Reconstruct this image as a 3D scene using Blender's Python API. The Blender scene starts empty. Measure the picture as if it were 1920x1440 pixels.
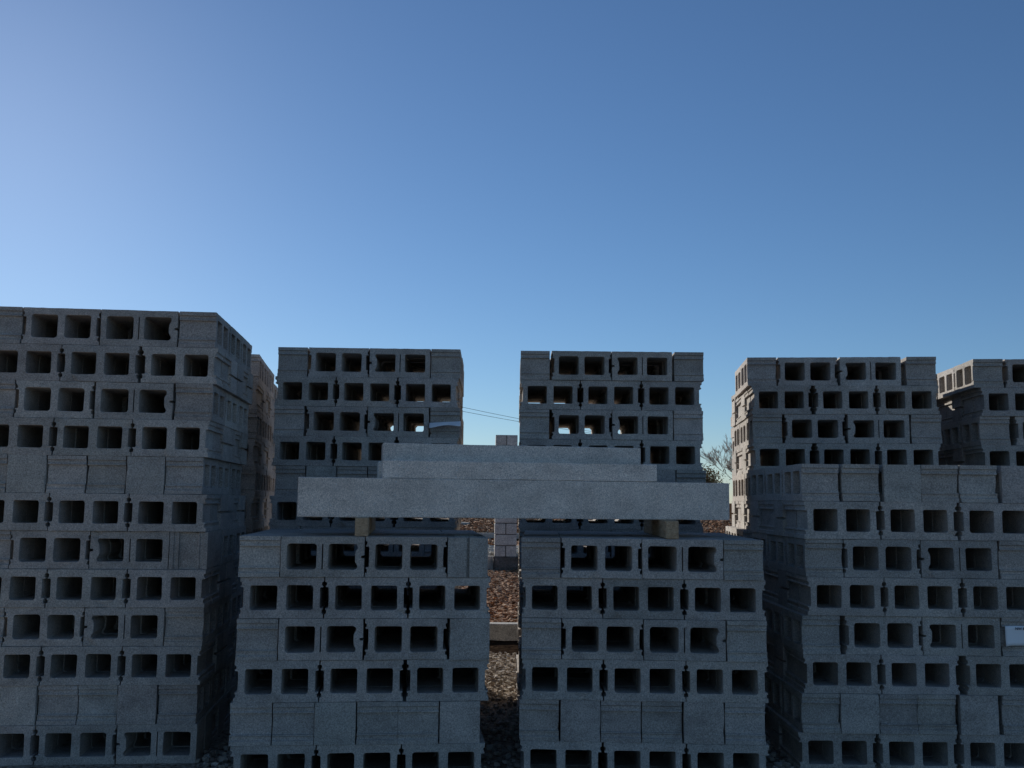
import bpy, bmesh, math, random
import numpy as np
from mathutils import Vector, Matrix
from mathutils.geometry import delaunay_2d_cdt
from mathutils.bvhtree import BVHTree
random.seed(7)
rnd = random.Random(11)
sc = bpy.context.scene
C = sc.collection
R = math.radians

# ------------------------------------------------------------------ camera
PITCH, ROLL, CAMH = R(6.6254), R(0.6188), 1.3506
cam_d = bpy.data.cameras.new('camera'); cam = bpy.data.objects.new('camera', cam_d); C.objects.link(cam)
cam_d.sensor_width = 36; cam_d.lens = 1881.83/1920*36; cam_d.clip_start = .05; cam_d.clip_end = 3000
cam.matrix_world = Matrix.Translation((0, 0, CAMH)) @ Matrix.Rotation(R(90)+PITCH, 4, 'X') @ Matrix.Rotation(ROLL, 4, 'Z')
sc.camera = cam
# ------------------------------------------------------------------ light
SUN_AZ, SUN_EL = R(29.4), R(19.5)          # azimuth measured to the left of straight ahead (+Y)
w = bpy.data.worlds.new('World'); sc.world = w; w.use_nodes = True
nt = w.node_tree; nt.nodes.clear()
sky = nt.nodes.new('ShaderNodeTexSky'); sky.sky_type = 'NISHITA'; sky.sun_disc = False
sky.sun_elevation = SUN_EL; sky.sun_rotation = -SUN_AZ; sky.altitude = 200
sky.air_density = 0.95; sky.dust_density = 0.13; sky.ozone_density = 6.3
bgn = nt.nodes.new('ShaderNodeBackground'); bgn.inputs[1].default_value = 0.091
out = nt.nodes.new('ShaderNodeOutputWorld')
wbal = nt.nodes.new('ShaderNodeMix'); wbal.data_type = 'RGBA'; wbal.blend_type = 'MULTIPLY'; wbal.inputs[0].default_value = 1
wbal.inputs[7].default_value = (1.02, .99, .95, 1)      # the camera's white balance
nt.links.new(sky.outputs[0], wbal.inputs[6]); nt.links.new(wbal.outputs[2], bgn.inputs[0]); nt.links.new(bgn.outputs[0], out.inputs[0])
sd = bpy.data.lights.new('sun', 'SUN'); sd.energy = 4.8; sd.angle = R(.5); sd.color = (1, .965, .90)
sun = bpy.data.objects.new('sun', sd); C.objects.link(sun)
dirv = Vector((-math.sin(SUN_AZ)*math.cos(SUN_EL), math.cos(SUN_AZ)*math.cos(SUN_EL), math.sin(SUN_EL)))
sun.rotation_euler = dirv.to_track_quat('Z', 'Y').to_euler()
sc.view_settings.view_transform = 'Standard'; sc.view_settings.look = 'None'
sc.view_settings.exposure = 0.0; sc.view_settings.gamma = 1; sc.view_settings.use_curve_mapping = False

# ------------------------------------------------------------------ helpers
def tag(o, label=None, cat=None, group=None, kind=None):
    if label: o['label'] = label
    if cat: o['category'] = cat
    if group: o['group'] = group
    if kind: o['kind'] = kind
    return o
def link(name, me, mat=None, parent=None):
    o = bpy.data.objects.new(name, me); C.objects.link(o)
    if mat is not None and me is not None and not me.materials: me.materials.append(mat)
    if parent is not None: o.parent = parent
    return o
def empty(name, loc, rz=0):
    o = bpy.data.objects.new(name, None); C.objects.link(o); o.location = loc; o.rotation_euler = (0, 0, rz)
    o.empty_display_size = .1
    return o
def tri_mesh(name, V, F, mat=None, smooth=False):
    V = np.asarray(V, np.float32); F = np.asarray(F, np.int32)
    me = bpy.data.meshes.new(name)
    me.vertices.add(len(V)); me.vertices.foreach_set('co', V.ravel())
    me.loops.add(F.size); me.loops.foreach_set('vertex_index', F.ravel())
    me.polygons.add(len(F)); me.polygons.foreach_set('loop_start', np.arange(0, F.size, F.shape[1], dtype=np.int32))
    me.polygons.foreach_set('loop_total', np.full(len(F), F.shape[1], np.int32))
    me.update(calc_edges=True); me.validate()
    if mat: me.materials.append(mat)
    me.polygons.foreach_set('use_smooth', np.full(len(me.polygons), smooth, dtype=bool))
    return me
def box_bm(bm, lo, hi, M=None, bev=0, seg=1):
    r = bmesh.ops.create_cube(bm, size=1)
    vs = r['verts']
    S = Matrix.Translation([(a+b)/2 for a, b in zip(lo, hi)]) @ Matrix.Diagonal([b-a for a, b in zip(lo, hi)]+[1])
    bmesh.ops.transform(bm, matrix=(M or Matrix()) @ S, verts=vs)
    if bev:
        es = list({e for v in vs for e in v.link_edges})
        bmesh.ops.bevel(bm, geom=es, offset=bev, segments=seg, affect='EDGES', profile=.6)
def bm_mesh(name, bm, mat):
    me = bpy.data.meshes.new(name); [setattr(f_, 'smooth', False) for f_ in bm.faces]; bm.to_mesh(me); bm.free(); me.materials.append(mat); return me

# ------------------------------------------------------------------ materials
def newmat(name, rough=.9, spec=.25):
    m = bpy.data.materials.new(name); m.use_nodes = True
    b = m.node_tree.nodes['Principled BSDF']
    b.inputs['Roughness'].default_value = rough; b.inputs['Specular IOR Level'].default_value = spec
    return m, m.node_tree, b
def N(nt, t, **k):
    n = nt.nodes.new(t)
    for a, v in k.items():
        if a in n.inputs.keys(): n.inputs[a].default_value = v
        else: setattr(n, a, v)
    return n
def mathn(nt, op, a, b=None, c=None):
    n = nt.nodes.new('ShaderNodeMath'); n.operation = op
    for i, v in enumerate((a, b, c)):
        if v is None: continue
        if isinstance(v, (int, float)): n.inputs[i].default_value = v
        else: nt.links.new(v, n.inputs[i])
    return n.outputs[0]
def ramp(nt, src, pts):
    n = nt.nodes.new('ShaderNodeValToRGB'); cr = n.color_ramp
    while len(cr.elements) < len(pts): cr.elements.new(.5)
    for e, (p, c) in zip(cr.elements, pts):
        e.position = p; e.color = (*c, 1) if len(c) == 3 else c
    nt.links.new(src, n.inputs[0]); return n.outputs[0]
def mix(nt, fac, a, b, mode='MIX'):
    n = nt.nodes.new('ShaderNodeMix'); n.data_type = 'RGBA'; n.blend_type = mode
    for s, v in ((n.inputs[0], fac), (n.inputs[6], a), (n.inputs[7], b)):
        if isinstance(v, (int, float)): s.default_value = v
        elif isinstance(v, tuple): s.default_value = (*v, 1) if len(v) == 3 else v
        else: nt.links.new(v, s)
    return n.outputs[2]
def noise(nt, vec, scale, detail=3, rough=.55, dist=0):
    n = nt.nodes.new('ShaderNodeTexNoise'); n.inputs['Scale'].default_value = scale
    n.inputs['Detail'].default_value = detail; n.inputs['Roughness'].default_value = rough
    n.inputs['Distortion'].default_value = dist; nt.links.new(vec, n.inputs['Vector']); return n.outputs[0]
def concrete(name, base, dark, light, grain=1.0, specks=.5, bumpd=.0024, vary=.20, lime=.55, stain=.5):
    m, nt, b = newmat(name, .93, .18)
    g = N(nt, 'ShaderNodeNewGeometry'); pos = g.outputs['Position']
    oi = N(nt, 'ShaderNodeObjectInfo')
    tone = mathn(nt, 'FRACT', mathn(nt, 'ADD', g.outputs['Random Per Island'], oi.outputs['Random']))
    n1 = noise(nt, pos, 9, 4, .6)
    n2 = noise(nt, pos, 150*grain, 2, .7)
    n3 = noise(nt, pos, 420*grain, 1, .6)
    vor = nt.nodes.new('ShaderNodeTexVoronoi'); vor.inputs['Scale'].default_value = 240*grain; nt.links.new(pos, vor.inputs['Vector'])
    col = ramp(nt, n1, [(.3, dark), (.5, base), (.72, light)])
    # aggregate grains of lighter and darker stone
    gcol = ramp(nt, n2, [(.3, (.62, .62, .62)), (.5, (1, 1, 1)), (.68, (1.45, 1.43, 1.4))])
    col = mix(nt, .85, col, gcol, 'MULTIPLY')
    col = mix(nt, .55, col, ramp(nt, n3, [(.32, (.6, .6, .6)), (.62, (1.3, 1.3, 1.3))]), 'MULTIPLY')
    tv = mathn(nt, 'ADD', mathn(nt, 'MULTIPLY', tone, vary), 1-vary/2)
    comb = nt.nodes.new('ShaderNodeCombineColor')
    for i in range(3): nt.links.new(tv, comb.inputs[i])
    col = mix(nt, 1.0, col, comb.outputs[0], 'MULTIPLY')
    col = mix(nt, 1.0, col, oi.outputs['Color'], 'MULTIPLY')
    # slight warm/cool drift from batch to batch
    t2 = mathn(nt, 'FRACT', mathn(nt, 'MULTIPLY', tone, 7.31))
    col = mix(nt, mathn(nt, 'MULTIPLY', t2, .5), col, mix(nt, 1.0, col, (1.06, .98, .95), 'MULTIPLY'))
    # lime bloom: pale rubbed patches
    nl = noise(nt, pos, 6.5, 3, .6); nf = noise(nt, pos, 95, 2, .8)
    ml = mathn(nt, 'MULTIPLY', ramp(nt, nl, [(.58, (0, 0, 0)), (.72, (1, 1, 1))]), ramp(nt, nf, [(.5, (0, 0, 0)), (.66, (1, 1, 1))]))
    col = mix(nt, mathn(nt, 'MULTIPLY', ml, lime), col, (.62, .61, .59))
    # open pores
    v3 = nt.nodes.new('ShaderNodeTexVoronoi'); v3.inputs['Scale'].default_value = 120*grain; nt.links.new(pos, v3.inputs['Vector'])
    pore = mathn(nt, 'MULTIPLY', mathn(nt, 'LESS_THAN', v3.outputs['Distance'], .26), ramp(nt, noise(nt, pos, 40, 2), [(.42, (0, 0, 0)), (.6, (1, 1, 1))]))
    col = mix(nt, mathn(nt, 'MULTIPLY', pore, .55), col, (.10, .095, .09))
    # damp and dust stains drawn out sideways
    mp_ = N(nt, 'ShaderNodeMapping'); mp_.inputs['Scale'].default_value = (1.0, 1.0, 3.2); nt.links.new(pos, mp_.inputs[0])
    st_ = noise(nt, mp_.outputs[0], 3.3, 5, .65, .4)
    col = mix(nt, stain, col, ramp(nt, st_, [(.32, (.66, .65, .64)), (.52, (1, 1, 1)), (.70, (1.14, 1.13, 1.11))]), 'MULTIPLY')
    # sparse white specks
    v2 = nt.nodes.new('ShaderNodeTexVoronoi'); v2.inputs['Scale'].default_value = 34; nt.links.new(pos, v2.inputs['Vector'])
    sp = mathn(nt, 'LESS_THAN', v2.outputs['Distance'], .13)
    sel = mathn(nt, 'GREATER_THAN', noise(nt, pos, 13, 2), .62-.1*specks)
    col = mix(nt, mathn(nt, 'MULTIPLY', mathn(nt, 'MULTIPLY', sp, sel), specks), col, (.7, .69, .66))
    nt.links.new(col, b.inputs['Base Color'])
    h = mathn(nt, 'ADD', mathn(nt, 'MULTIPLY', n2, .6), mathn(nt, 'MULTIPLY', vor.outputs['Distance'], .8))
    h = mathn(nt, 'ADD', h, mathn(nt, 'MULTIPLY', n3, .3))
    bp = N(nt, 'ShaderNodeBump', Strength=.75, Distance=bumpd)
    nt.links.new(h, bp.inputs['Height']); nt.links.new(bp.outputs[0], b.inputs['Normal'])
    return m
M_block = concrete('block_concrete', (.435, .40, .36), (.368, .338, .305), (.49, .452, .407))
M_lintel = concrete('lintel_concrete', (.76, .675, .585), (.68, .60, .52), (.82, .735, .64), grain=1.1, specks=.85, bumpd=.0014, vary=.04, lime=.5, stain=.5)
M_pier = concrete('pier_block', (.56, .53, .485), (.47, .445, .41), (.62, .59, .54), grain=.4, specks=0, vary=.25, bumpd=.003, lime=.1)
M_mortar = concrete('mortar', (.12, .11, .10), (.09, .085, .08), (.15, .14, .13), grain=.4, specks=0, vary=.05, bumpd=.003)
M_kerb = concrete('kerb_concrete', (.46, .44, .39), (.38, .36, .32), (.54, .52, .47), grain=.5, specks=0, vary=.06, bumpd=.002)
def ground_mat(name, cols, scale, bump, sc2=None):
    m, nt, b = newmat(name, 1.0, .0)
    g = N(nt, 'ShaderNodeNewGeometry'); pos = g.outputs['Position']
    v = nt.nodes.new('ShaderNodeTexVoronoi'); v.inputs['Scale'].default_value = scale; nt.links.new(pos, v.inputs['Vector'])
    sep = nt.nodes.new('ShaderNodeSeparateColor'); nt.links.new(v.outputs['Color'], sep.inputs[0])
    col = ramp(nt, sep.outputs[0], [(i/(len(cols)-1), c) for i, c in enumerate(cols)])
    big = noise(nt, pos, .7, 5, .6)
    col = mix(nt, .8, col, ramp(nt, big, [(.3, (.6, .58, .55)), (.7, (1.25, 1.22, 1.18))]), 'MULTIPLY')
    nt.links.new(col, b.inputs['Base Color'])
    h = mathn(nt, 'ADD', mathn(nt, 'MULTIPLY', v.outputs['Distance'], -1), noise(nt, pos, scale*.3, 4))
    bp = N(nt, 'ShaderNodeBump', Strength=1.0, Distance=bump)
    nt.links.new(h, bp.inputs['Height']); nt.links.new(bp.outputs[0], b.inputs['Normal'])
    return m
M_gravel = ground_mat('gravel_ground', [(.17, .14, .11), (.34, .28, .22), (.46, .39, .32), (.24, .19, .15)], 55, .012)
M_soil = ground_mat('soil_ground', [(.045, .03, .02), (.09, .055, .035), (.13, .075, .045), (.06, .04, .03)], 30, .02)
M_shade_soil = ground_mat('shade_toned_soil', [(.016, .011, .008), (.03, .02, .014), (.045, .03, .02), (.022, .015, .011)], 22, .012)  # soil made near-black: shadow in front of the kerb put into its colour
def island_mat(name, cols, rough=.9):
    m, nt, b = newmat(name, rough, .2)
    g = N(nt, 'ShaderNodeNewGeometry')
    col = ramp(nt, g.outputs['Random Per Island'], [(i/(len(cols)-1), c) for i, c in enumerate(cols)])
    n = noise(nt, g.outputs['Position'], 60, 3)
    col = mix(nt, .5, col, ramp(nt, n, [(.3, (.65, .65, .65)), (.7, (1.25, 1.25, 1.25))]), 'MULTIPLY')
    nt.links.new(col, b.inputs['Base Color']); return m
M_stone = island_mat('gravel_stone', [(.26, .21, .16), (.46, .40, .32), (.17, .13, .10), (.56, .50, .43), (.34, .26, .19)])
M_chip = island_mat('bark_chip', [(.17, .08, .04), (.46, .22, .10), (.09, .05, .03), (.58, .32, .17), (.30, .14, .06), (.68, .48, .31)])
M_rubble = island_mat('pale_rubble', [(.45, .43, .38), (.62, .6, .55), (.3, .27, .22), (.5, .46, .4)])
M_bark = island_mat('tree_bark', [(.38, .32, .27), (.48, .41, .35)])
M_dryleaf = island_mat('dry_leaf', [(.34, .17, .06), (.20, .16, .06), (.42, .24, .10), (.14, .14, .05)])
M_dryleaf.node_tree.nodes['Principled BSDF'].inputs['Transmission Weight'].default_value = 0
def flat(name, c, rough=.6, metal=0):
    m, nt, b = newmat(name, rough, .3); b.inputs['Base Color'].default_value = (*c, 1); b.inputs['Metallic'].default_value = metal; return m
M_paper = flat('label_paper', (.93, .93, .92), .45); M_ink = flat('label_ink', (.02, .02, .025), .5)
M_cable = flat('cable_black', (.03, .03, .035), .5)
# timber
M_wood, wn, wb = newmat('timber', .8, .25)
tc = N(wn, 'ShaderNodeTexCoord'); mp = N(wn, 'ShaderNodeMapping'); mp.inputs['Scale'].default_value = (14, 1.2, 14)
wn.links.new(tc.outputs['Object'], mp.inputs[0])
n_ = noise(wn, mp.outputs[0], 6, 6, .6, 1.2)
n2_ = noise(wn, tc.outputs['Object'], 60, 3, .7)
wc = ramp(wn, n_, [(.3, (.36, .23, .13)), (.5, (.52, .36, .22)), (.7, (.62, .46, .30))])
wc = mix(wn, .6, wc, ramp(wn, n2_, [(.3, (.6, .6, .6)), (.7, (1.2, 1.2, 1.2))]), 'MULTIPLY')
wn.links.new(wc, wb.inputs['Base Color'])
wbp = N(wn, 'ShaderNodeBump', Strength=.6, Distance=.002); wn.links.new(n_, wbp.inputs['Height']); wn.links.new(wbp.outputs[0], wb.inputs['Normal'])

# ------------------------------------------------------------------ ground and terrain
def height(x, y):
    # the kerb ends the yard; behind it the bed lies .1 m up, then steps and rises
    if y < 10.14: return 0.0
    if y < 18.9: return .12 - .006*(y-10.1)
    if y < 26.0: return .29
    if y < 32: 
        t = (y-26)/6; mound = .35*math.exp(-((x-.15)/1.0)**2 - ((y-31)/3)**2)
        return .50 + .28*t + mound*.55
    return .78 + .0*y
def sheet(name, xs, ys, mat, hf, jit=0):
    r = random.Random(3); V = []; F = []
    for y in ys:
        for x in xs: V.append((x, y, hf(x, y)+r.uniform(-jit, jit)))
    n = len(xs)
    for j in range(len(ys)-1):
        for i in range(n-1):
            a = j*n+i; F.append((a, a+1, a+n+1, a+n))
    o = link(name, tri_mesh(name, V, F, mat, True)); return o
yard = sheet('gravel_yard', [-900, -60, -20]+[-8+i*.5 for i in range(33)]+[20, 60, 900], [-900, -60, -10]+[-4+i*.35 for i in range(38)]+[9.02], M_gravel, lambda x, y: 0)
tag(yard, kind='structure')
shade_strip = sheet('shade_toned_strip', [-900, -60, -20]+[-8+i*.2 for i in range(81)]+[20, 60, 900], [9.02, 9.05, 9.1, 9.2, 9.35, 9.5, 9.65, 9.8, 9.95, 10.05], M_soil,
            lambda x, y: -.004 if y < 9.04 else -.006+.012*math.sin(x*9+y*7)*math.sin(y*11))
tag(shade_strip, kind='structure'); shade_strip.data.materials.clear(); shade_strip.data.materials.append(M_shade_soil)  # this strip carries its shade in the material colour
bed = sheet('planting_bed', [-900, -60, -20]+[-6+i*.4 for i in range(31)]+[20, 60, 900], [10.17]+[10.3+i*.5 for i in range(17)]+[18.82], M_soil, height, .01)
tag(bed, kind='structure')
slope = sheet('mulch_slope', [-900, -60, -20]+[-6+i*.3 for i in range(50)]+[20, 60, 900], [18.95, 20, 21, 22, 23, 24, 25, 25.9, 26.12]+[26.5+i*.5 for i in range(12)]+[34, 40, 60, 120, 400, 1200], M_soil, height, .015)
tag(slope, kind='structure')

def bits(name, n, region, size, mat, hf, seed, flatness=.5, long=1.0, kind='stuff', lift=.5, density=None):
    """many small irregular six-sided stones or chips joined in one mesh"""
    r = np.random.default_rng(seed)
    base = np.array([(-1,-1,-1),(1,-1,-1),(1,1,-1),(-1,1,-1),(-1,-1,1),(1,-1,1),(1,1,1),(-1,1,1)], float)*.5
    faces = np.array([(0,3,2),(0,2,1),(4,5,6),(4,6,7),(0,1,5),(0,5,4),(1,2,6),(1,6,5),(2,3,7),(2,7,6),(3,0,4),(3,4,7)])
    x = r.uniform(region[0], region[1], n); t = r.random(n)
    y = region[2]+(region[3]-region[2])*t**1.3
    s = r.uniform(size[0], size[1], n)
    P = base[None]*(1+r.uniform(-.35, .35, (n, 8, 3)))
    P *= np.stack([s*long, s, s*flatness], -1)[:, None, :]
    a = r.uniform(0, 6.283, n); tlt = r.normal(0, .35, n)
    ct, st = np.cos(tlt)[:, None], np.sin(tlt)[:, None]
    X, Z = P[..., 0]*ct-P[..., 2]*st, P[..., 0]*st+P[..., 2]*ct
    ca, sa = np.cos(a)[:, None], np.sin(a)[:, None]
    X, Y = X*ca-P[..., 1]*sa, X*sa+P[..., 1]*ca
    z0 = np.array([hf(a_, b_) for a_, b_ in zip(x, y)]) + s*flatness*lift + r.random(n)*s*.5
    V = np.stack([X+x[:, None], Y+y[:, None], Z+z0[:, None]], -1).reshape(-1, 3)
    F = (faces[None]+(np.arange(n)*8)[:, None, None]).reshape(-1, 3)
    o = link(name, tri_mesh(name, V, F, mat)); return o
tag(bits('gravel', 9000, (-1.6, 2.0, 5.0, 9.1), (.008, .026), M_stone, lambda x, y: 0, 1, .7), 'loose brown gravel on the shaded yard between the block stacks', 'gravel', kind='stuff')
tag(bits('bark_mulch', 26000, (-1.6, 1.4, 10.2, 18.7), (.010, .036), M_chip, height, 2, .28, 2.2), 'reddish brown bark mulch filling the bed behind the pale kerb', 'mulch', kind='stuff')
tag(bits('far_mulch', 22000, (-2.5, 9.0, 26.2, 34), (.02, .06), M_chip, height, 4, .35, 2.0), 'dark brown mulch mound beyond the far kerb', 'mulch', kind='stuff')
tag(bits('reddish_mulch', 1800, (-1.6, .8, 22.5, 25.8), (.03, .09), M_chip, height, 5, .35, 2.0), 'strip of reddish mulch in front of the far kerb', 'mulch', kind='stuff')
tag(bits('pale_rubble', 1500, (-1.6, .4, 19.0, 22.4), (.03, .10), M_rubble, height, 6, .5, 1.3), 'pale broken rubble just beyond the low foundation wall', 'rubble', kind='stuff')

# near kerb, built of lengths
def long_kerb(name, x0, x1, L, y0, y1, z0, z1, mat, label, cat):
    root = empty(name, ((x0+x1)/2, (y0+y1)/2, z0)); tag(root, label, cat)
    bm = bmesh.new(); box_bm(bm, (-L/2+.003, (y0-y1)/2, 0), (L/2-.003, (y1-y0)/2, z1-z0), bev=.012, seg=2)
    me = bm_mesh('kerb_stone', bm, mat)
    n = int((x1-x0)/L)
    for i in range(n):
        o = link('kerb_stone', me, parent=root); o.location = (x0+(i+.5)*L-(x0+x1)/2, 0, rnd.uniform(-.003, .003))
    return root
long_kerb('near_kerb', -12.75, 12.75, 1.5, 10.03, 10.17, -.06, .15, M_kerb, 'pale concrete kerb in front of the bark mulch, seen between the low stacks', 'kerb')
long_kerb('foundation_wall', -7.47, .33, 1.56, 18.80, 19.0, -.02, .33, M_kerb, 'low concrete wall meeting the foot of the block pier, left of it', 'wall')
long_kerb('far_kerb', -12, 12, 2.0, 26.0, 26.15, .25, .52, M_kerb, 'farthest concrete kerb, a thin grey band below the brown mound', 'kerb')
bm = bmesh.new(); box_bm(bm, (-.19, -.12, -.1), (.19, .12, .13), bev=.012, seg=2)
o = link('kerb_block', bm_mesh('kerb_block', bm, M_kerb)); o.location = (-1.36, 28.6, .60); o.rotation_euler = (.03, .04, .2)
tag(o, 'small pale concrete block lying by the brown mound, right of the rear stack', 'block')

# masonry pier of small mortared blocks on a rough footing
pier = empty('block_pier', (-.085, 18.55, .335), R(2)); tag(pier, 'square mortared block pier standing alone behind the gap between the stacks', 'pier')
PW = .40; PH = .2032
bm = bmesh.new(); box_bm(bm, (-PW/2+.010, .010, 0), (PW/2-.010, PW-.010, PH*11-.015)); link('mortar_core', bm_mesh('mortar_core', bm, M_mortar), parent=pier)
for k in range(11):
    z0 = k*PH; z1 = z0+PH-.015
    if k % 2 == 0: segs = [((-PW/2, 0), (-.007, PW)), ((.007, 0), (PW/2, PW))]
    else: segs = [((-PW/2, 0), (PW/2, PW/2-.006)), ((-PW/2, PW/2+.006), (PW/2, PW))]
    for (a, b_) in segs:
        bm = bmesh.new(); box_bm(bm, (a[0]+rnd.uniform(-.003, .003), a[1]+rnd.uniform(-.003, .003), z0), (b_[0], b_[1], z1), bev=.005, seg=1)
        link('pier_block', bm_mesh('pier_block', bm, M_pier), parent=pier)
bm = bmesh.new(); box_bm(bm, (-.22, -.03, -.33), (.24, .42, -.006), bev=.02, seg=2)
bmesh.ops.subdivide_edges(bm, edges=bm.edges[:], cuts=3, use_grid_fill=True)
for v in bm.verts: v.co += Vector([rnd.uniform(-.012, .012) for _ in range(3)])
link('footing', bm_mesh('footing', bm, M_mortar), parent=pier)

# ------------------------------------------------------------------ concrete blocks
HX, HZ, HY = .1985, .097, .0963
def rounded(x0, x1, z0, z1, r=.013, n=3):
    P = []
    for cx, cz, a0 in ((x1-r, z0+r, -90), (x1-r, z1-r, 0), (x0+r, z1-r, 90), (x0+r, z0+r, 180)):
        for i in range(n+1):
            a = R(a0+90*i/n); P.append((cx+r*math.cos(a), cz+r*math.sin(a)))
    return P
def ear_end():           # right end, bottom to top, stretcher: grooved ears and a wide recess
    h = [(.197, .077), (.189, .073), (.189, .059), (.1945, .055), (.1945, .050), (.1812, .0488), (.1795, .043)]
    return [(.197, -HZ)]+[(x, -z) for x, z in h]+[(.1792, 0)]+[(x, z) for x, z in reversed(h)]+[(.197, HZ)]
def sash_end():
    return [(HX, -HZ), (HX, -.0068), (.183, -.0062), (.183, .0062), (HX, .0068), (HX, HZ)]
def plain_end(): return [(HX, -HZ), (HX, HZ)]
def inside(x, z, P):
    c = False
    for i in range(len(P)):
        (x1, z1), (x2, z2) = P[i-1], P[i]
        if (z1 > z) != (z2 > z) and x < (x2-x1)*(z-z1)/(z2-z1)+x1: c = not c
    return c
def block_mesh(kind, seed, hi=True):
    r = random.Random(seed)
    L_ = ear_end() if kind == 'S' else plain_end()
    R_ = ear_end() if kind == 'S' else sash_end()
    outer = list(R_)+[(-x, z) for x, z in reversed(L_)]
    if hi:   # subdivide long straight runs so the edges can wander and chip
        o2 = []
        for i, a in enumerate(outer):
            b = outer[(i+1) % len(outer)]; d = math.dist(a, b); n = max(1, int(d/.032))
            for t in range(n): o2.append((a[0]+(b[0]-a[0])*t/n, a[1]+(b[1]-a[1])*t/n))
        outer = o2
        outer = [(x+r.gauss(0, .0006), z+r.gauss(0, .0005)) for x, z in outer]
    nn = 3 if hi else 1
    if kind == 'S': holes = [rounded(.0185, .151, -.0615, .0615, .014, nn), rounded(-.151, -.0185, -.0615, .0615, .014, nn)]
    else:
        holes = [rounded(-.170, -.029, -.0615, .0615, .014, nn)]
        h = rounded(.026, .166, -.0615, .0615, .014, nn)
        k = [i for i, (x, z) in enumerate(h) if x > .15 and z < 0][-1]
        bump = [(.165, -.040), (.160, -.033), (.156, -.024), (.1545, -.012), (.1545, .012), (.156, .024), (.160, .033), (.165, .040)] if hi else [(.165, -.036), (.1545, -.016), (.1545, .016), (.165, .036)]
        holes.append(h[:k+1]+bump+h[k+1:])
        holes.append([(-.0045, -.060), (.0015, -.060), (.0015, .060), (-.0045, .060)])
    if hi: holes = [[(x+r.gauss(0, .0007), z+r.gauss(0, .0007)) for x, z in h] if len(h) > 4 else h for h in holes]
    loops = [outer]+holes
    def normals(P):
        out_ = []; n = len(P)
        for i in range(n):
            a, b, c = P[i-1], P[i], P[(i+1) % n]
            tx, tz = c[0]-a[0], c[1]-a[1]; l = math.hypot(tx, tz) or 1
            out_.append((-tz/l, tx/l))     # inward for a counter-clockwise outline
        return out_
    V = []; F = []; rings = []
    draft = .0030
    for li, P in enumerate(loops):
        nr = normals(P); slot = len(P) == 4
        ch = .0014
        levels = []
        for (y, ins, dr) in ((-HY, 1, 0), (-HY+ch, 0, 0), (HY-ch, 0, 1), (HY, 1, 1)):
            ring = []
            for i, (x, z) in enumerate(P):
                e = ins*ch*(.15 if slot else 1)
                # an ear's fine grooves are kept open: smaller inset there
                if li == 0:
                    if kind == 'S' and abs(x) < .1975 and abs(x) > .175: e *= .35
                    if kind == 'K' and abs(z) < .01: e *= .3
                    px, pz = x+nr[i][0]*e, z+nr[i][1]*e
                    yy = y
                else:   # holes widen at the mouth and close a little with the mould's draft
                    d = -e + (draft*dr if not slot else 0)
                    px, pz = x+nr[i][0]*d, z+nr[i][1]*d; yy = y
                ring.append(len(V)); V.append((px, yy, pz))
            levels.append(ring)
        rings.append(levels)
    # chipped corners and arrises
    if hi:
        for q in range(r.choice((2, 3, 4, 6))):
            i = r.randrange(len(outer)); lv = r.choice((0, 3)); s = 1 if lv == 0 else -1
            x, y, z = V[rings[0][lv][i]]; d = r.choice((r.uniform(.002, .005), r.uniform(.002, .005), r.uniform(.006, .013)))
            V[rings[0][lv][i]] = (x-math.copysign(d*.6, x) if abs(x) > .15 else x, y+s*d*.7, z-math.copysign(d, z) if abs(z) > .09 else z)
            nb = rings[0][1 if lv == 0 else 2][i]; x, y, z = V[nb]
            V[nb] = (x, y+s*d, z)
    for li, lv in enumerate(rings):
        n = len(lv[0])
        for a, b in zip(lv, lv[1:]):
            for i in range(n):
                j = (i+1) % n
                q = (a[i], a[j], b[j], b[i])
                if li: q = q[::-1]
                F += [(q[0], q[1], q[2]), (q[0], q[2], q[3])]
    for k, flip in ((0, False), (3, True)):
        idx = [v for lv in rings for v in lv[k]]
        pts = [Vector((V[v][0], V[v][2])) for v in idx]
        edges = []; o_ = 0
        for lv in rings:
            m = len(lv[k]); edges += [(o_+q, o_+(q+1) % m) for q in range(m)]; o_ += m
        res = delaunay_2d_cdt(pts, edges, [], 0, 1e-7)
        orig = res[3]; loops2 = [[(V[v][0], V[v][2]) for v in lv[k]] for lv in rings]
        for t in res[2]:
            if any(not orig[q] for q in t): continue
            cx_ = sum(res[0][q].x for q in t)/3; cz_ = sum(res[0][q].y for q in t)/3
            if not inside(cx_, cz_, loops2[0]) or any(inside(cx_, cz_, h_) for h_ in loops2[1:]): continue
            a, b, c = (idx[orig[q][0]] for q in t)
            ax, az = V[b][0]-V[a][0], V[b][2]-V[a][2]; bx, bz = V[c][0]-V[a][0], V[c][2]-V[a][2]
            cr = ax*bz-az*bx          # >0: faces -Y (front)
            if (cr > 0) == flip: b, c = c, b
            F.append((a, b, c))
    return np.array(V, np.float32), np.array(F, np.int32)
HI = {k: [block_mesh(k, 100*ord(k)+i) for i in range(10)] for k in 'SK'}
LO = {k: block_mesh(k, 5, False) for k in 'SK'}
HI_ME = {k: [tri_mesh('concrete_block', v, f, M_block) for v, f in HI[k]] for k in 'SK'}

HC = .1950
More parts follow.
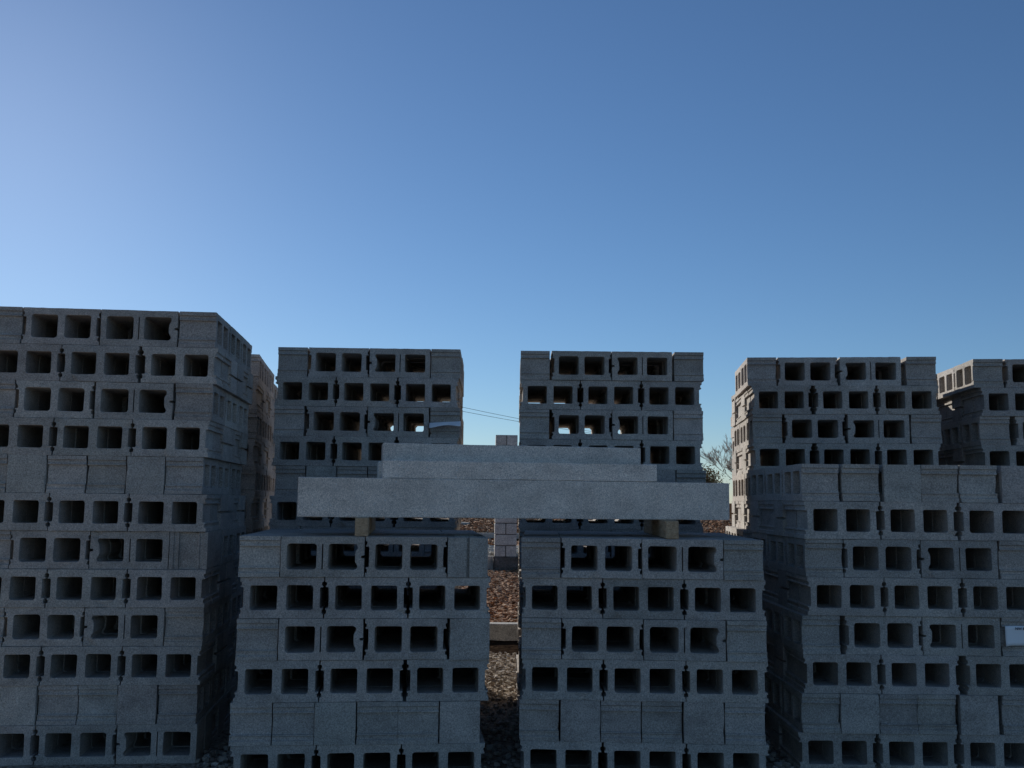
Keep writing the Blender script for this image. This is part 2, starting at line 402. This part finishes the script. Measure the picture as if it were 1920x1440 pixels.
# stack frames: front-left corner x, y, turn; front = centre of each front block along the front (m), top course = highest number
STK = {
 'L':(-1.597,5.317,.094,12), 'BL':(-1.552,6.529,.024,12), 'BR':(.057,6.586,-.005,12), 'R':(1.615,6.789,-.110,12),
 'FL':(-1.291,4.856,.101,6), 'FR':(.064,5.025,-.027,6), 'FX':(1.515,5.263,-.005,8), 'RR':(3.129,6.755,-.104,12), 'LB':(-1.746,6.883,.149,12),
 'LBB':(-2.0,8.14,.12,12), 'RB':(1.98,8.16,-.06,12)}  # RB: unseen stack, added so its shadow falls on the right-edge stack
FRONT = {
 'L':{12:[None,-796,-396,-91],11:[None,-586,-175],10:[None,-808,-402,-94],9:[None,-602,-201],8:[None,-922,-723,-523,-323,-124],7:[None,-599,-199],6:[None,-780,-388,-89],5:[None,-586,-192],4:[None,-786,-394,-93],3:[None,-592,-193],2:[None,-900,-701,-503,-306,-106],1:[None,-598,-197]},
 'BL':{12:[108,409,812,1114],11:[199,598,1003],10:[98,409,811,1115],9:[194,598,1008],8:[119,320,None,None,None,None],7:[190,593,1005]},
 'BR':{12:[96,402,802,1114],11:[195,596,999],10:[95,406,805,1106],9:[193,597,1001],8:[None,None,None,None,None,1121],7:[193,598,1000]},
 'R':{12:[87,391,804,1135],11:[212,635,1043],10:[118,431,845,1154],9:[212,635,1042]},
 'RR':{12:[100,411,None,None],11:[245,None,None],10:[132,462,None,None],9:[238,None,None]},
 'FL':{6:[98,392,789,1085],5:[205,601,1006],4:[97,392,798,1105],3:[196,590,1003],2:[87,280,472,666,864,1064],1:[195,586,986]},
 'FR':{6:[100,391,780,1074],5:[200,594,986],4:[98,395,785,1093],3:[200,597,994],2:[85,287,483,677,884,1079],1:[192,596,996]},
 'FX':{8:[103,314,528,727,926,1142],7:[207,610,1020],6:[115,413,812,1119],5:[218,614,1021],4:[88,409,809,1114],3:[196,586,1023],2:[80,275,471,663,880,1101],1:[157,566,977]},
 'LB':{}, 'LBB':{}, 'RB':{}}
# bond of each course, bottom to top, and which front blocks are notched (k: notch left, K: notch right), smooth ended (p) or standing (v, w)
BOND = {
 'L':{12:'eSKe',11:'SSS',10:'eSKe',9:'SSS',8:'eepeep',7:'SSS',6:'eSkw',5:'SSS',4:'eSke',3:'SSS',2:'epeepe',1:'SSk'},
 'FL':{6:'eKSv',5:'SSS',4:'eKSp',3:'SSS',2:'eepeep',1:'SSS'},
 'FR':{6:'eSKe',5:'SSS',4:'eSKe',3:'SSS',2:'epeepe',1:'SSS'},
 'FX':{8:'eepeep',7:'SSS',6:'eSke',5:'SSS',4:'eSke',3:'SSS',2:'epeepe',1:'SSS'},
 'BL':{12:'eSke',11:'SSS',10:'eSke',9:'SSS',8:'epeepe',7:'SSS',6:'eSke',5:'SSS',4:'eSke',3:'SSS',2:'epeepe',1:'SSS'},
 'R':{12:'eSke',11:'SSS',10:'eSke',9:'SSS',8:'epeepe',7:'SSS',6:'eSke',5:'SSS',4:'eSke',3:'SSS',2:'epeepe',1:'SSS'}}
BOND['L'][8] = 'epeepe'
for s_ in ('BR', 'RR', 'LB', 'LBB', 'RB'): BOND[s_] = dict(BOND['R'])
NOM = {4: [-.4985, -.199, .199, .4985], 3: [-.398, 0, .398], 6: [-.4975, -.2985, -.0995, .0995, .2985, .4975]}
blocks = []     # dicts: stack, course, matrix (world), kind, variant, role, index
for s, (sx, sy, sa, top) in STK.items():
    left = s in ('L', 'LB', 'LBB')
    base = Matrix.Translation((sx, sy, 0)) @ Matrix.Rotation(sa, 4, 'Z')
    for c in range(1, top+1):
        bond = BOND[s][c]; n = len(bond)
        given = FRONT[s].get(c)
        ctr = [(-.5985 if left else .5985)+(-.06 if s == 'R' and c <= 6 else 0)+v for v in NOM[n]]
        jit = rnd.uniform(-.006, .006)
        ctr = [v+jit for v in ctr]
        if given:
            g = given
            if len(g) < n: g = [None]*(n-len(g))+g
            known = [(i, v) for i, v in enumerate(g) if v is not None]
            off = known[0][1]/1000-ctr[known[0][0]]
            if known[0][0] == 0 and known[-1][0] != n-1: off = known[-1][1]/1000-ctr[known[-1][0]]
            ctr = [(g[i]/1000 if g[i] is not None else ctr[i]+off) for i in range(n)]
        vj = rnd.uniform(-.005, .006)
        hw = [.1985 if ch_ in 'SKk' else .0972 for ch_ in bond]      # real blocks never overlap: open tight joints a little
        for _ in range(12):
            for i in range(1, n):
                lack = hw[i]+hw[i-1]+rnd.choice((.001, .002, .003))-(ctr[i]-ctr[i-1])
                if lack > 0: ctr[i] += lack/2; ctr[i-1] -= lack/2
        for i, ch in enumerate(bond):
            u = ctr[i]
            run_u = ch in 'SKk'
            cnt = 6 if run_u else 3
            pitch = .1985 if run_u else .3985
            for j in range(cnt):
                if s == 'R' and c == 12 and i == 0 and j == 2: continue
                inner = j > 0
                v = pitch*(j+.5)+vj+(rnd.uniform(-.004, .006) if inner else rnd.uniform(-.003, .003))
                du = rnd.uniform(-.004, .004) if inner else 0
                kind = 'S'; rot = 0; roll = 0
                if run_u:
                    kk = ch
                    if ch == 'S' and n == 3 and j in (2, 5) and i != 1: kk = 'k' if i == 0 else 'K'
                    if ch == 'S' and n == 3 and i == 2 and s in ('FX', 'R', 'L') and j == 3 : kk = 'K'
                    if kk in 'Kk': kind = 'K'
                    if kk == 'k': rot = math.pi
                    if ch in 'Kk' and j in (2, 4): kind = 'S'
                else:
                    rot = math.pi/2 if (i+j) % 2 else -math.pi/2
                    if ch == 'p' or (j > 0 and (i+j) % 3 == 0): kind = 'K'
                    if ch == 'p': rot = math.pi/2          # plain end to the front
                    if ch == 'v' and j == 0: kind = 'K'; rot = -math.pi/2; roll = math.pi/2
                    if ch == 'w' and j == 0: kind = 'S'; rot = math.pi/2; roll = math.pi/2
                yaw = rnd.gauss(0, .004)
                lift = rnd.uniform(0, .0006)
                M = base @ Matrix.Translation((u+du, v, (c-.5)*HC+lift-.0005)) @ Matrix.Rotation(rot+yaw, 4, 'Z') @ Matrix.Rotation(roll, 4, 'X')
                if run_u and (j+c) % 2 and kind == 'S': M = M @ Matrix.Rotation(math.pi, 4, 'Z')
                blocks.append(dict(s=s, c=c, M=M, kind=kind, var=rnd.randrange(10), i=i, j=j, n=n, cnt=cnt, ch=ch, top=top))

# ------------------------------------------------------------------ lintels and the timbers they lie on
def lintel(L, H, D, loc, rz, label, seed):
    r = random.Random(seed)
    bm = bmesh.new(); box_bm(bm, (-L/2, -D/2, 0), (L/2, D/2, H), bev=.005, seg=2)
    # cast edges wander: cut along the length, nudge
    for k in range(1, 24):
        x = -L/2+L*k/24
        bmesh.ops.bisect_plane(bm, geom=bm.verts[:]+bm.edges[:]+bm.faces[:], plane_co=(x, 0, 0), plane_no=(1, 0, 0))
    for v in bm.verts:
        if abs(abs(v.co.z-H/2)-H/2) < .006: v.co += Vector((0, r.gauss(0, .0008), r.gauss(0, .0008)))
    o = link('precast_lintel', bm_mesh('precast_lintel', bm, M_lintel)); o.location = loc; o.rotation_euler = (0, 0, rz)
    tag(o, label, 'lintel', 'precast concrete lintels lying across the two low stacks'); return o
TT = 6*HC
def timber(x, y, rz, label):
    bm = bmesh.new(); box_bm(bm, (-.032, 0, 0), (.032, 1.08, .089), bev=.003, seg=1)
    o = link('timber_bearer', bm_mesh('timber_bearer', bm, M_wood)); o.location = (x, y, TT+.001); o.rotation_euler = (0, 0, rz)
    tag(o, label, 'timber', 'timber bearers under the lintels'); return o
timber(-.722, 4.915, .10, 'short timber bearer under the lintels on the low stack left of the gap')
timber(.800, 5.010, -.03, 'short timber bearer under the lintels on the low stack right of the gap')
LZ = TT+.0905
lintels = [
 lintel(2.235, .194, .194, (.040, 5.235, LZ), .180, 'longest and deepest precast lintel, bottom front, resting on the two timbers', 1),
 lintel(2.235, .194, .194, (.005, 5.437, LZ), .180, 'hidden lintel lying close behind the longest front one', 2),
 lintel(1.425, .0905, .194, (.045, 5.245, LZ+.195), .165, 'shallow lintel in the middle of the pile, directly on the longest one', 3),
 lintel(1.405, .0905, .194, (-.01, 5.425, LZ+.195), .160, 'hidden shallow lintel behind the middle one', 4),
 lintel(1.385, .092, .194, (.002, 5.42, LZ+.2885), .165, 'topmost shallow lintel crowning the pile under open sky', 5)]

for o_, t_ in zip(lintels, (.97, .95, 1.10, 1.0, .86)): o_.color = (t_, t_, t_, 1)
# ------------------------------------------------------------------ which blocks does the camera see, and how large
def world_arr(M, V):
    A = np.array(M); return V @ A[:3, :3].T + A[:3, 3]
AV = []; AF = []; own = []; off = 0
for bi, b in enumerate(blocks):
    V, F = LO[b['kind']]
    AV.append(world_arr(b['M'], V)); AF.append(F+off); own += [bi]*len(F); off += len(V)
bpy.context.view_layer.update()
for o in lintels:
    me = o.data; V = np.array([v.co[:] for v in me.vertices], np.float32); me.calc_loop_triangles()
    F = np.array([t.vertices[:] for t in me.loop_triangles], np.int32)
    AV.append(world_arr(o.matrix_world, V)); AF.append(F+off); own += [-1]*len(F); off += len(V)
AV = np.concatenate(AV).tolist(); AF = np.concatenate(AF).tolist()
tree = BVHTree.FromPolygons(AV, AF, all_triangles=True)
cnt_px = [0]*len(blocks)
cm = cam.matrix_world.to_3x3(); org = Vector((0, 0, CAMH))
GX, GY = 480, 360
for jy in range(int(GY*.38), GY):
    for ix in range(GX):
        d = cm @ Vector(((ix+.5-GX/2)*1920/GX, -(jy+.5-GY/2)*1440/GY, -1881.83))
        h = tree.ray_cast(org, d)
        if h[2] is not None and own[h[2]] >= 0: cnt_px[own[h[2]]] += 1
order = sorted(range(len(blocks)), key=lambda k: -cnt_px[k])
seen = [k for k in order if cnt_px[k] > 0]
chosen = set(seen[:300])
print('blocks', len(blocks), 'seen', len(seen), 'smallest chosen', cnt_px[seen[min(299, len(seen)-1)]])

ORD = ['zeroth', 'first', 'second', 'third', 'fourth', 'fifth', 'sixth', 'seventh', 'eighth', 'ninth', 'tenth', 'eleventh', 'bottom']
SNAME = {'L':'tall left-edge stack', 'LB':'stack behind the left-edge one', 'LBB':'farthest stack at left', 'RB':'unseen added stack at right', 'BL':'rear stack left of centre', 'BR':'rear stack right of centre',
 'R':'tall rear stack at right', 'RR':'rear stack at right edge', 'FL':'low stack left of gap', 'FR':'low stack right of gap', 'FX':'near stack at right edge'}
SIDE = {'L':'right', 'LB':'right', 'LBB':'right', 'RB':'left', 'R':'left', 'RR':'left', 'FX':'left', 'BL':'left', 'BR':'left', 'FL':'right', 'FR':'left'}
FULLVIS = {'L': {4: 0, 3: 0, 6: 0}}
def course_word(b):
    k = b['top']-b['c']+1
    return 'top course' if k == 1 else ORD[k]+' course down'
def label_block(b):
    i, n, j, s = b['i'], b['n'], b['j'], b['s']
    kn = {'S':'two-hole block', 'K':'notched block', 'k':'notched block', 'e':'ridged end-on block', 'p':'smooth-ended block', 'v':'upright grooved block', 'w':'upright ridged block'}[b['ch']]
    if s in ('L', 'LB', 'LBB'):
        k = n-i; pos = 'rightmost' if k == 1 else ORD[k]+' from right'
    else:
        k = i+1
        pos = 'leftmost' if k == 1 else ('rightmost' if k == n and s not in ('RR', 'FX') else ORD[k]+' from left')
    cw = course_word(b); sn = SNAME[s]
    if j == 0: return '%s, %s in %s, %s' % (kn, pos, cw, sn)
    side = SIDE[s]; edge = (i == n-1) if side == 'right' else (i == 0)
    if edge: return '%s-side block %s from front, %s, %s' % (side, ORD[j+1], cw, sn)
    return 'inner block %s behind %s, %s, %s' % ({1:'one',2:'two',3:'three',4:'four',5:'five'}[j]+' deep', pos.replace(' from ', '-from-'), cw, sn)
for k in sorted(chosen, key=lambda q: (blocks[q]['s'], -blocks[q]['c'], blocks[q]['i'], blocks[q]['j'])):
    b = blocks[k]
    o = link('concrete_block', HI_ME[b['kind']][b['var']]); o.matrix_world = b['M']
    t_ = rnd.gauss(1, .03)*(rnd.choice((.88, .93, 1.07)) if rnd.random() < .1 else 1); o.color = (t_, t_*rnd.uniform(.99, 1.01), t_*rnd.uniform(.985, 1.01), 1)
    tag(o, label_block(b), 'concrete block', 'hollow concrete blocks stacked in cubes')
rest = [b for k, b in enumerate(blocks) if k not in chosen]
V_, F_ = [], []; off = 0
for b in rest:
    V, F = HI[b['kind']][b['var']] if b['j'] == 0 else LO[b['kind']]
    V_.append(world_arr(b['M'], V)); F_.append(F+off); off += len(V)
o = link('concrete_blocks', tri_mesh('concrete_blocks', np.concatenate(V_), np.concatenate(F_), M_block))
tag(o, 'remaining hollow grey blocks inside and at the backs of the stacks', 'concrete blocks', kind='stuff')
print('triangles in rest', sum(len(f) for f in F_))

# ------------------------------------------------------------------ paper labels
def frame(s): 
    sx, sy, sa, _ = STK[s]; return Matrix.Translation((sx, sy, 0)) @ Matrix.Rotation(sa, 4, 'Z')
def curled(w, h, th, f, nx=16, nz=6):
    V = []; F = []
    for side in (0, 1):
        for j in range(nz+1):
            for i in range(nx+1):
                x, z = (i/nx-.5)*w, (j/nz-.5)*h
                dx, dy, dz = f(i/nx, j/nz)
                V.append((x+dx, dy-(0 if side else th), z+dz))
    n = (nx+1)*(nz+1)
    for j in range(nz):
        for i in range(nx):
            a = j*(nx+1)+i
            F.append((a, a+1, a+nx+2, a+nx+1)); F.append((n+a, n+a+nx+1, n+a+nx+2, n+a+1))
    bd = [i for i in range(nx+1)]+[(j+1)*(nx+1)-1 for j in range(1, nz+1)]+[nz*(nx+1)+i for i in range(nx-1, -1, -1)]+[j*(nx+1) for j in range(nz-1, 0, -1)]
    for a, b in zip(bd, bd[1:]+bd[:1]): F.append((b, a, n+a, n+b))
    return V, F
lab = empty('paper_label', (0, 0, 0)); lab.matrix_world = frame('FX') @ Matrix.Translation((1.121, -.006, 3.535*HC))
tag(lab, 'white printed paper label on the near stack, cut by the right picture edge', 'label')
V, F = curled(.190, .098, .0006, lambda a, b: (0, -.004*abs(math.sin(a*3.1))*b-.004*(1-b)**3, .002*math.sin(a*5)-.004*max(0, .12-a)*8*(1-b)))
s_me = tri_mesh('sheet', V, F, M_paper, True); link('sheet', s_me, parent=lab)
def text(s, size, x, z, parent, name='lettering', bold=.0003):
    cu = bpy.data.curves.new(name, 'FONT'); cu.body = s; cu.size = size; cu.extrude = .0003; cu.offset = bold
    t = bpy.data.objects.new(name, cu); C.objects.link(t); bpy.context.view_layer.update()
    me = bpy.data.meshes.new_from_object(t.evaluated_get(bpy.context.evaluated_depsgraph_get()))
    bpy.data.objects.remove(t); me.materials.clear(); me.materials.append(M_ink)
    o = link(name, me, parent=parent); o.location = (x, -.0085, z); o.rotation_euler = (R(90), 0, 0); return o
text('NW 8x8', .0185, -.047, .0315, lab)
bm = bmesh.new()
for zz, wv in ((.005, .05), (-.028, .044)): box_bm(bm, (.0, -.0088, zz), (wv, -.0082, zz+.0035))
link('printed_line', bm_mesh('printed_line', bm, M_ink), parent=lab)
# torn pale strip of paper on the rear stack
st = link('torn_paper_strip', tri_mesh('torn_paper_strip', *curled(.205, .034, .0007, lambda a, b: (0, -.012*b*math.sin(a*2.6+.3)-.055*(1-b)*(1+.25*math.sin(a*9)), .010*a+(1-b)*(.014*math.sin(a*3.0)**2-.004)), 24, 6), M_paper, True))
st.matrix_world = frame('BL') @ Matrix.Translation((1.118, -.006, 9.405*HC)) @ Matrix.Rotation(R(-1), 4, 'Y')
tag(st, 'crumpled white paper strip on a ridged block of the rear stack left of centre', 'paper strip')

# ------------------------------------------------------------------ overhead cables and their poles (hidden behind the stacks)
def tube(name, pts, radii, mat, parent=None, sides=6):
    V = []; F = []
    for k, p in enumerate(pts):
        p = Vector(p); d = (Vector(pts[min(k+1, len(pts)-1)])-Vector(pts[max(k-1, 0)])).normalized()
        a = d.orthogonal().normalized(); b = d.cross(a)
        for i in range(sides):
            t = 2*math.pi*i/sides; V.append(p+(a*math.cos(t)+b*math.sin(t))*radii[k])
    for k in range(len(pts)-1):
        for i in range(sides):
            j = (i+1) % sides
            F.append((k*sides+i, k*sides+j, (k+1)*sides+j, (k+1)*sides+i))
    return link(name, tri_mesh(name, [tuple(v) for v in V], F, mat, True), parent=parent)
def ray(px, py, D):      # metric point at depth D along a sight line, used once to place far things
    d = cm @ Vector((px-960, -(py-720), -1881.83)); return org+d*(D/d.y)
A0, B0 = ray(560, 690, 55), ray(1260, 828, 95)
A1, B1 = ray(560, 706, 55), ray(1260, 830, 95)
for (a, b, lb, sag) in ((A0, B0, 'upper of two thin overhead cables between the rear stacks', .9), (A1, B1, 'lower of two thin overhead cables between the rear stacks', .75)):
    pts = [a.lerp(b, t/24)+Vector((0, 0, -sag*4*(t/24)*(1-t/24)*.6)) for t in range(25)]
    tag(tube('overhead_cable', pts, [.014]*25, M_cable), lb, 'cable', 'overhead cables')

# ------------------------------------------------------------------ trees beyond the mulch
def grow(p, d, L, r, depth, out_, rr, up=.12, spread=.5):
    n = 4; pts = [p]; rad = [r]; q = p.copy(); dd = d.copy()
    for i in range(n):
        dd = (dd+Vector((rr.gauss(0, .09), rr.gauss(0, .09), rr.gauss(0, .05)+up*.3))).normalized()
        q = q+dd*(L/n); pts.append(q.copy()); rad.append(max(r*(1-.5*(i+1)/n), .004))
    out_.append((pts, rad))
    if depth == 0: return
    k = rr.choice((3, 4, 4)) if depth > 1 else 5
    for m in range(k):
        t = rr.uniform(.25, 1) if m else 1.0
        i = min(n, max(1, int(t*n+.5))); base = pts[i]
        ax = Vector((rr.gauss(0, 1), rr.gauss(0, 1), rr.gauss(0, .4))).normalized()
        nd = (dd+ax*spread*rr.uniform(.6, 1.3)).normalized(); nd.z = abs(nd.z)*.8+.1; nd.normalize()
        grow(base, nd, L*rr.uniform(.55, .8), rad[i]*rr.uniform(.55, .75), depth-1, out_, rr, up, spread)
def bare_tree(name, x, y, z, H, seed, label, lean=0, leaves=0, spread=.5, depth=5):
    rr = random.Random(seed); root = empty(name, (x, y, z)); tag(root, label, 'tree')
    segs = []; grow(Vector((0, 0, 0)), Vector((lean, 0, 1)).normalized(), H*.34, H*.022, depth, segs, rr, spread=spread)
    def join(nm, ss, sides):
        V = []; F = []
        for pts, rad in ss:
            o0 = len(V)
            for k, p in enumerate(pts):
                d = (pts[min(k+1, len(pts)-1)]-pts[max(k-1, 0)]).normalized(); a = d.orthogonal().normalized(); b = d.cross(a)
                for i in range(sides):
                    t = 2*math.pi*i/sides; V.append(tuple(p+(a*math.cos(t)+b*math.sin(t))*rad[k]))
            for k in range(len(pts)-1):
                for i in range(sides):
                    j = (i+1) % sides; F.append((o0+k*sides+i, o0+k*sides+j, o0+(k+1)*sides+j, o0+(k+1)*sides+i))
        return link(nm, tri_mesh(nm, V, F, M_bark, True), parent=root)
    join('trunk', segs[:1], 8); join('limb', segs[1:], 4)
    if leaves:
        V = []; F = []
        tips = [s[0][-1] for s in segs if s[1][0] < H*.006]
        for q in range(leaves):
            c = rr.choice(tips)+Vector((rr.gauss(0, .25), rr.gauss(0, .25), rr.gauss(0, .2)))
            a = Vector((rr.gauss(0, 1), rr.gauss(0, 1), rr.gauss(0, 1))).normalized(); b = a.orthogonal().normalized(); s = rr.uniform(.03, .065); m = a.cross(b)*s*.25
            o0 = len(V)
            for v in (c-a*s, c+b*s*.5, c+a*s, c-b*s*.5, c+m): V.append(tuple(v))
            F += [(o0, o0+1, o0+4), (o0+1, o0+2, o0+4), (o0+2, o0+3, o0+4), (o0+3, o0, o0+4)]
        link('leaves', tri_mesh('leaves', V, F, M_dryleaf), parent=root)
    return root
bare_tree('bare_tree', 9.75, 42, .75, 3.7, 21, 'bare grey tree showing left of the sunlit stack side', -.14, 0, .42, 6)
bare_tree('bare_tree', 13.5, 47, .75, 6.0, 22, 'second bare tree mostly hidden behind the sunlit stack', .05, 0, .5)
bare_tree('brown_leaved_tree', 7.05, 38, .75, 2.5, 25, 'low tree holding brown dry leaves beside the bare tree', 0, 4200, .6)
print('done')
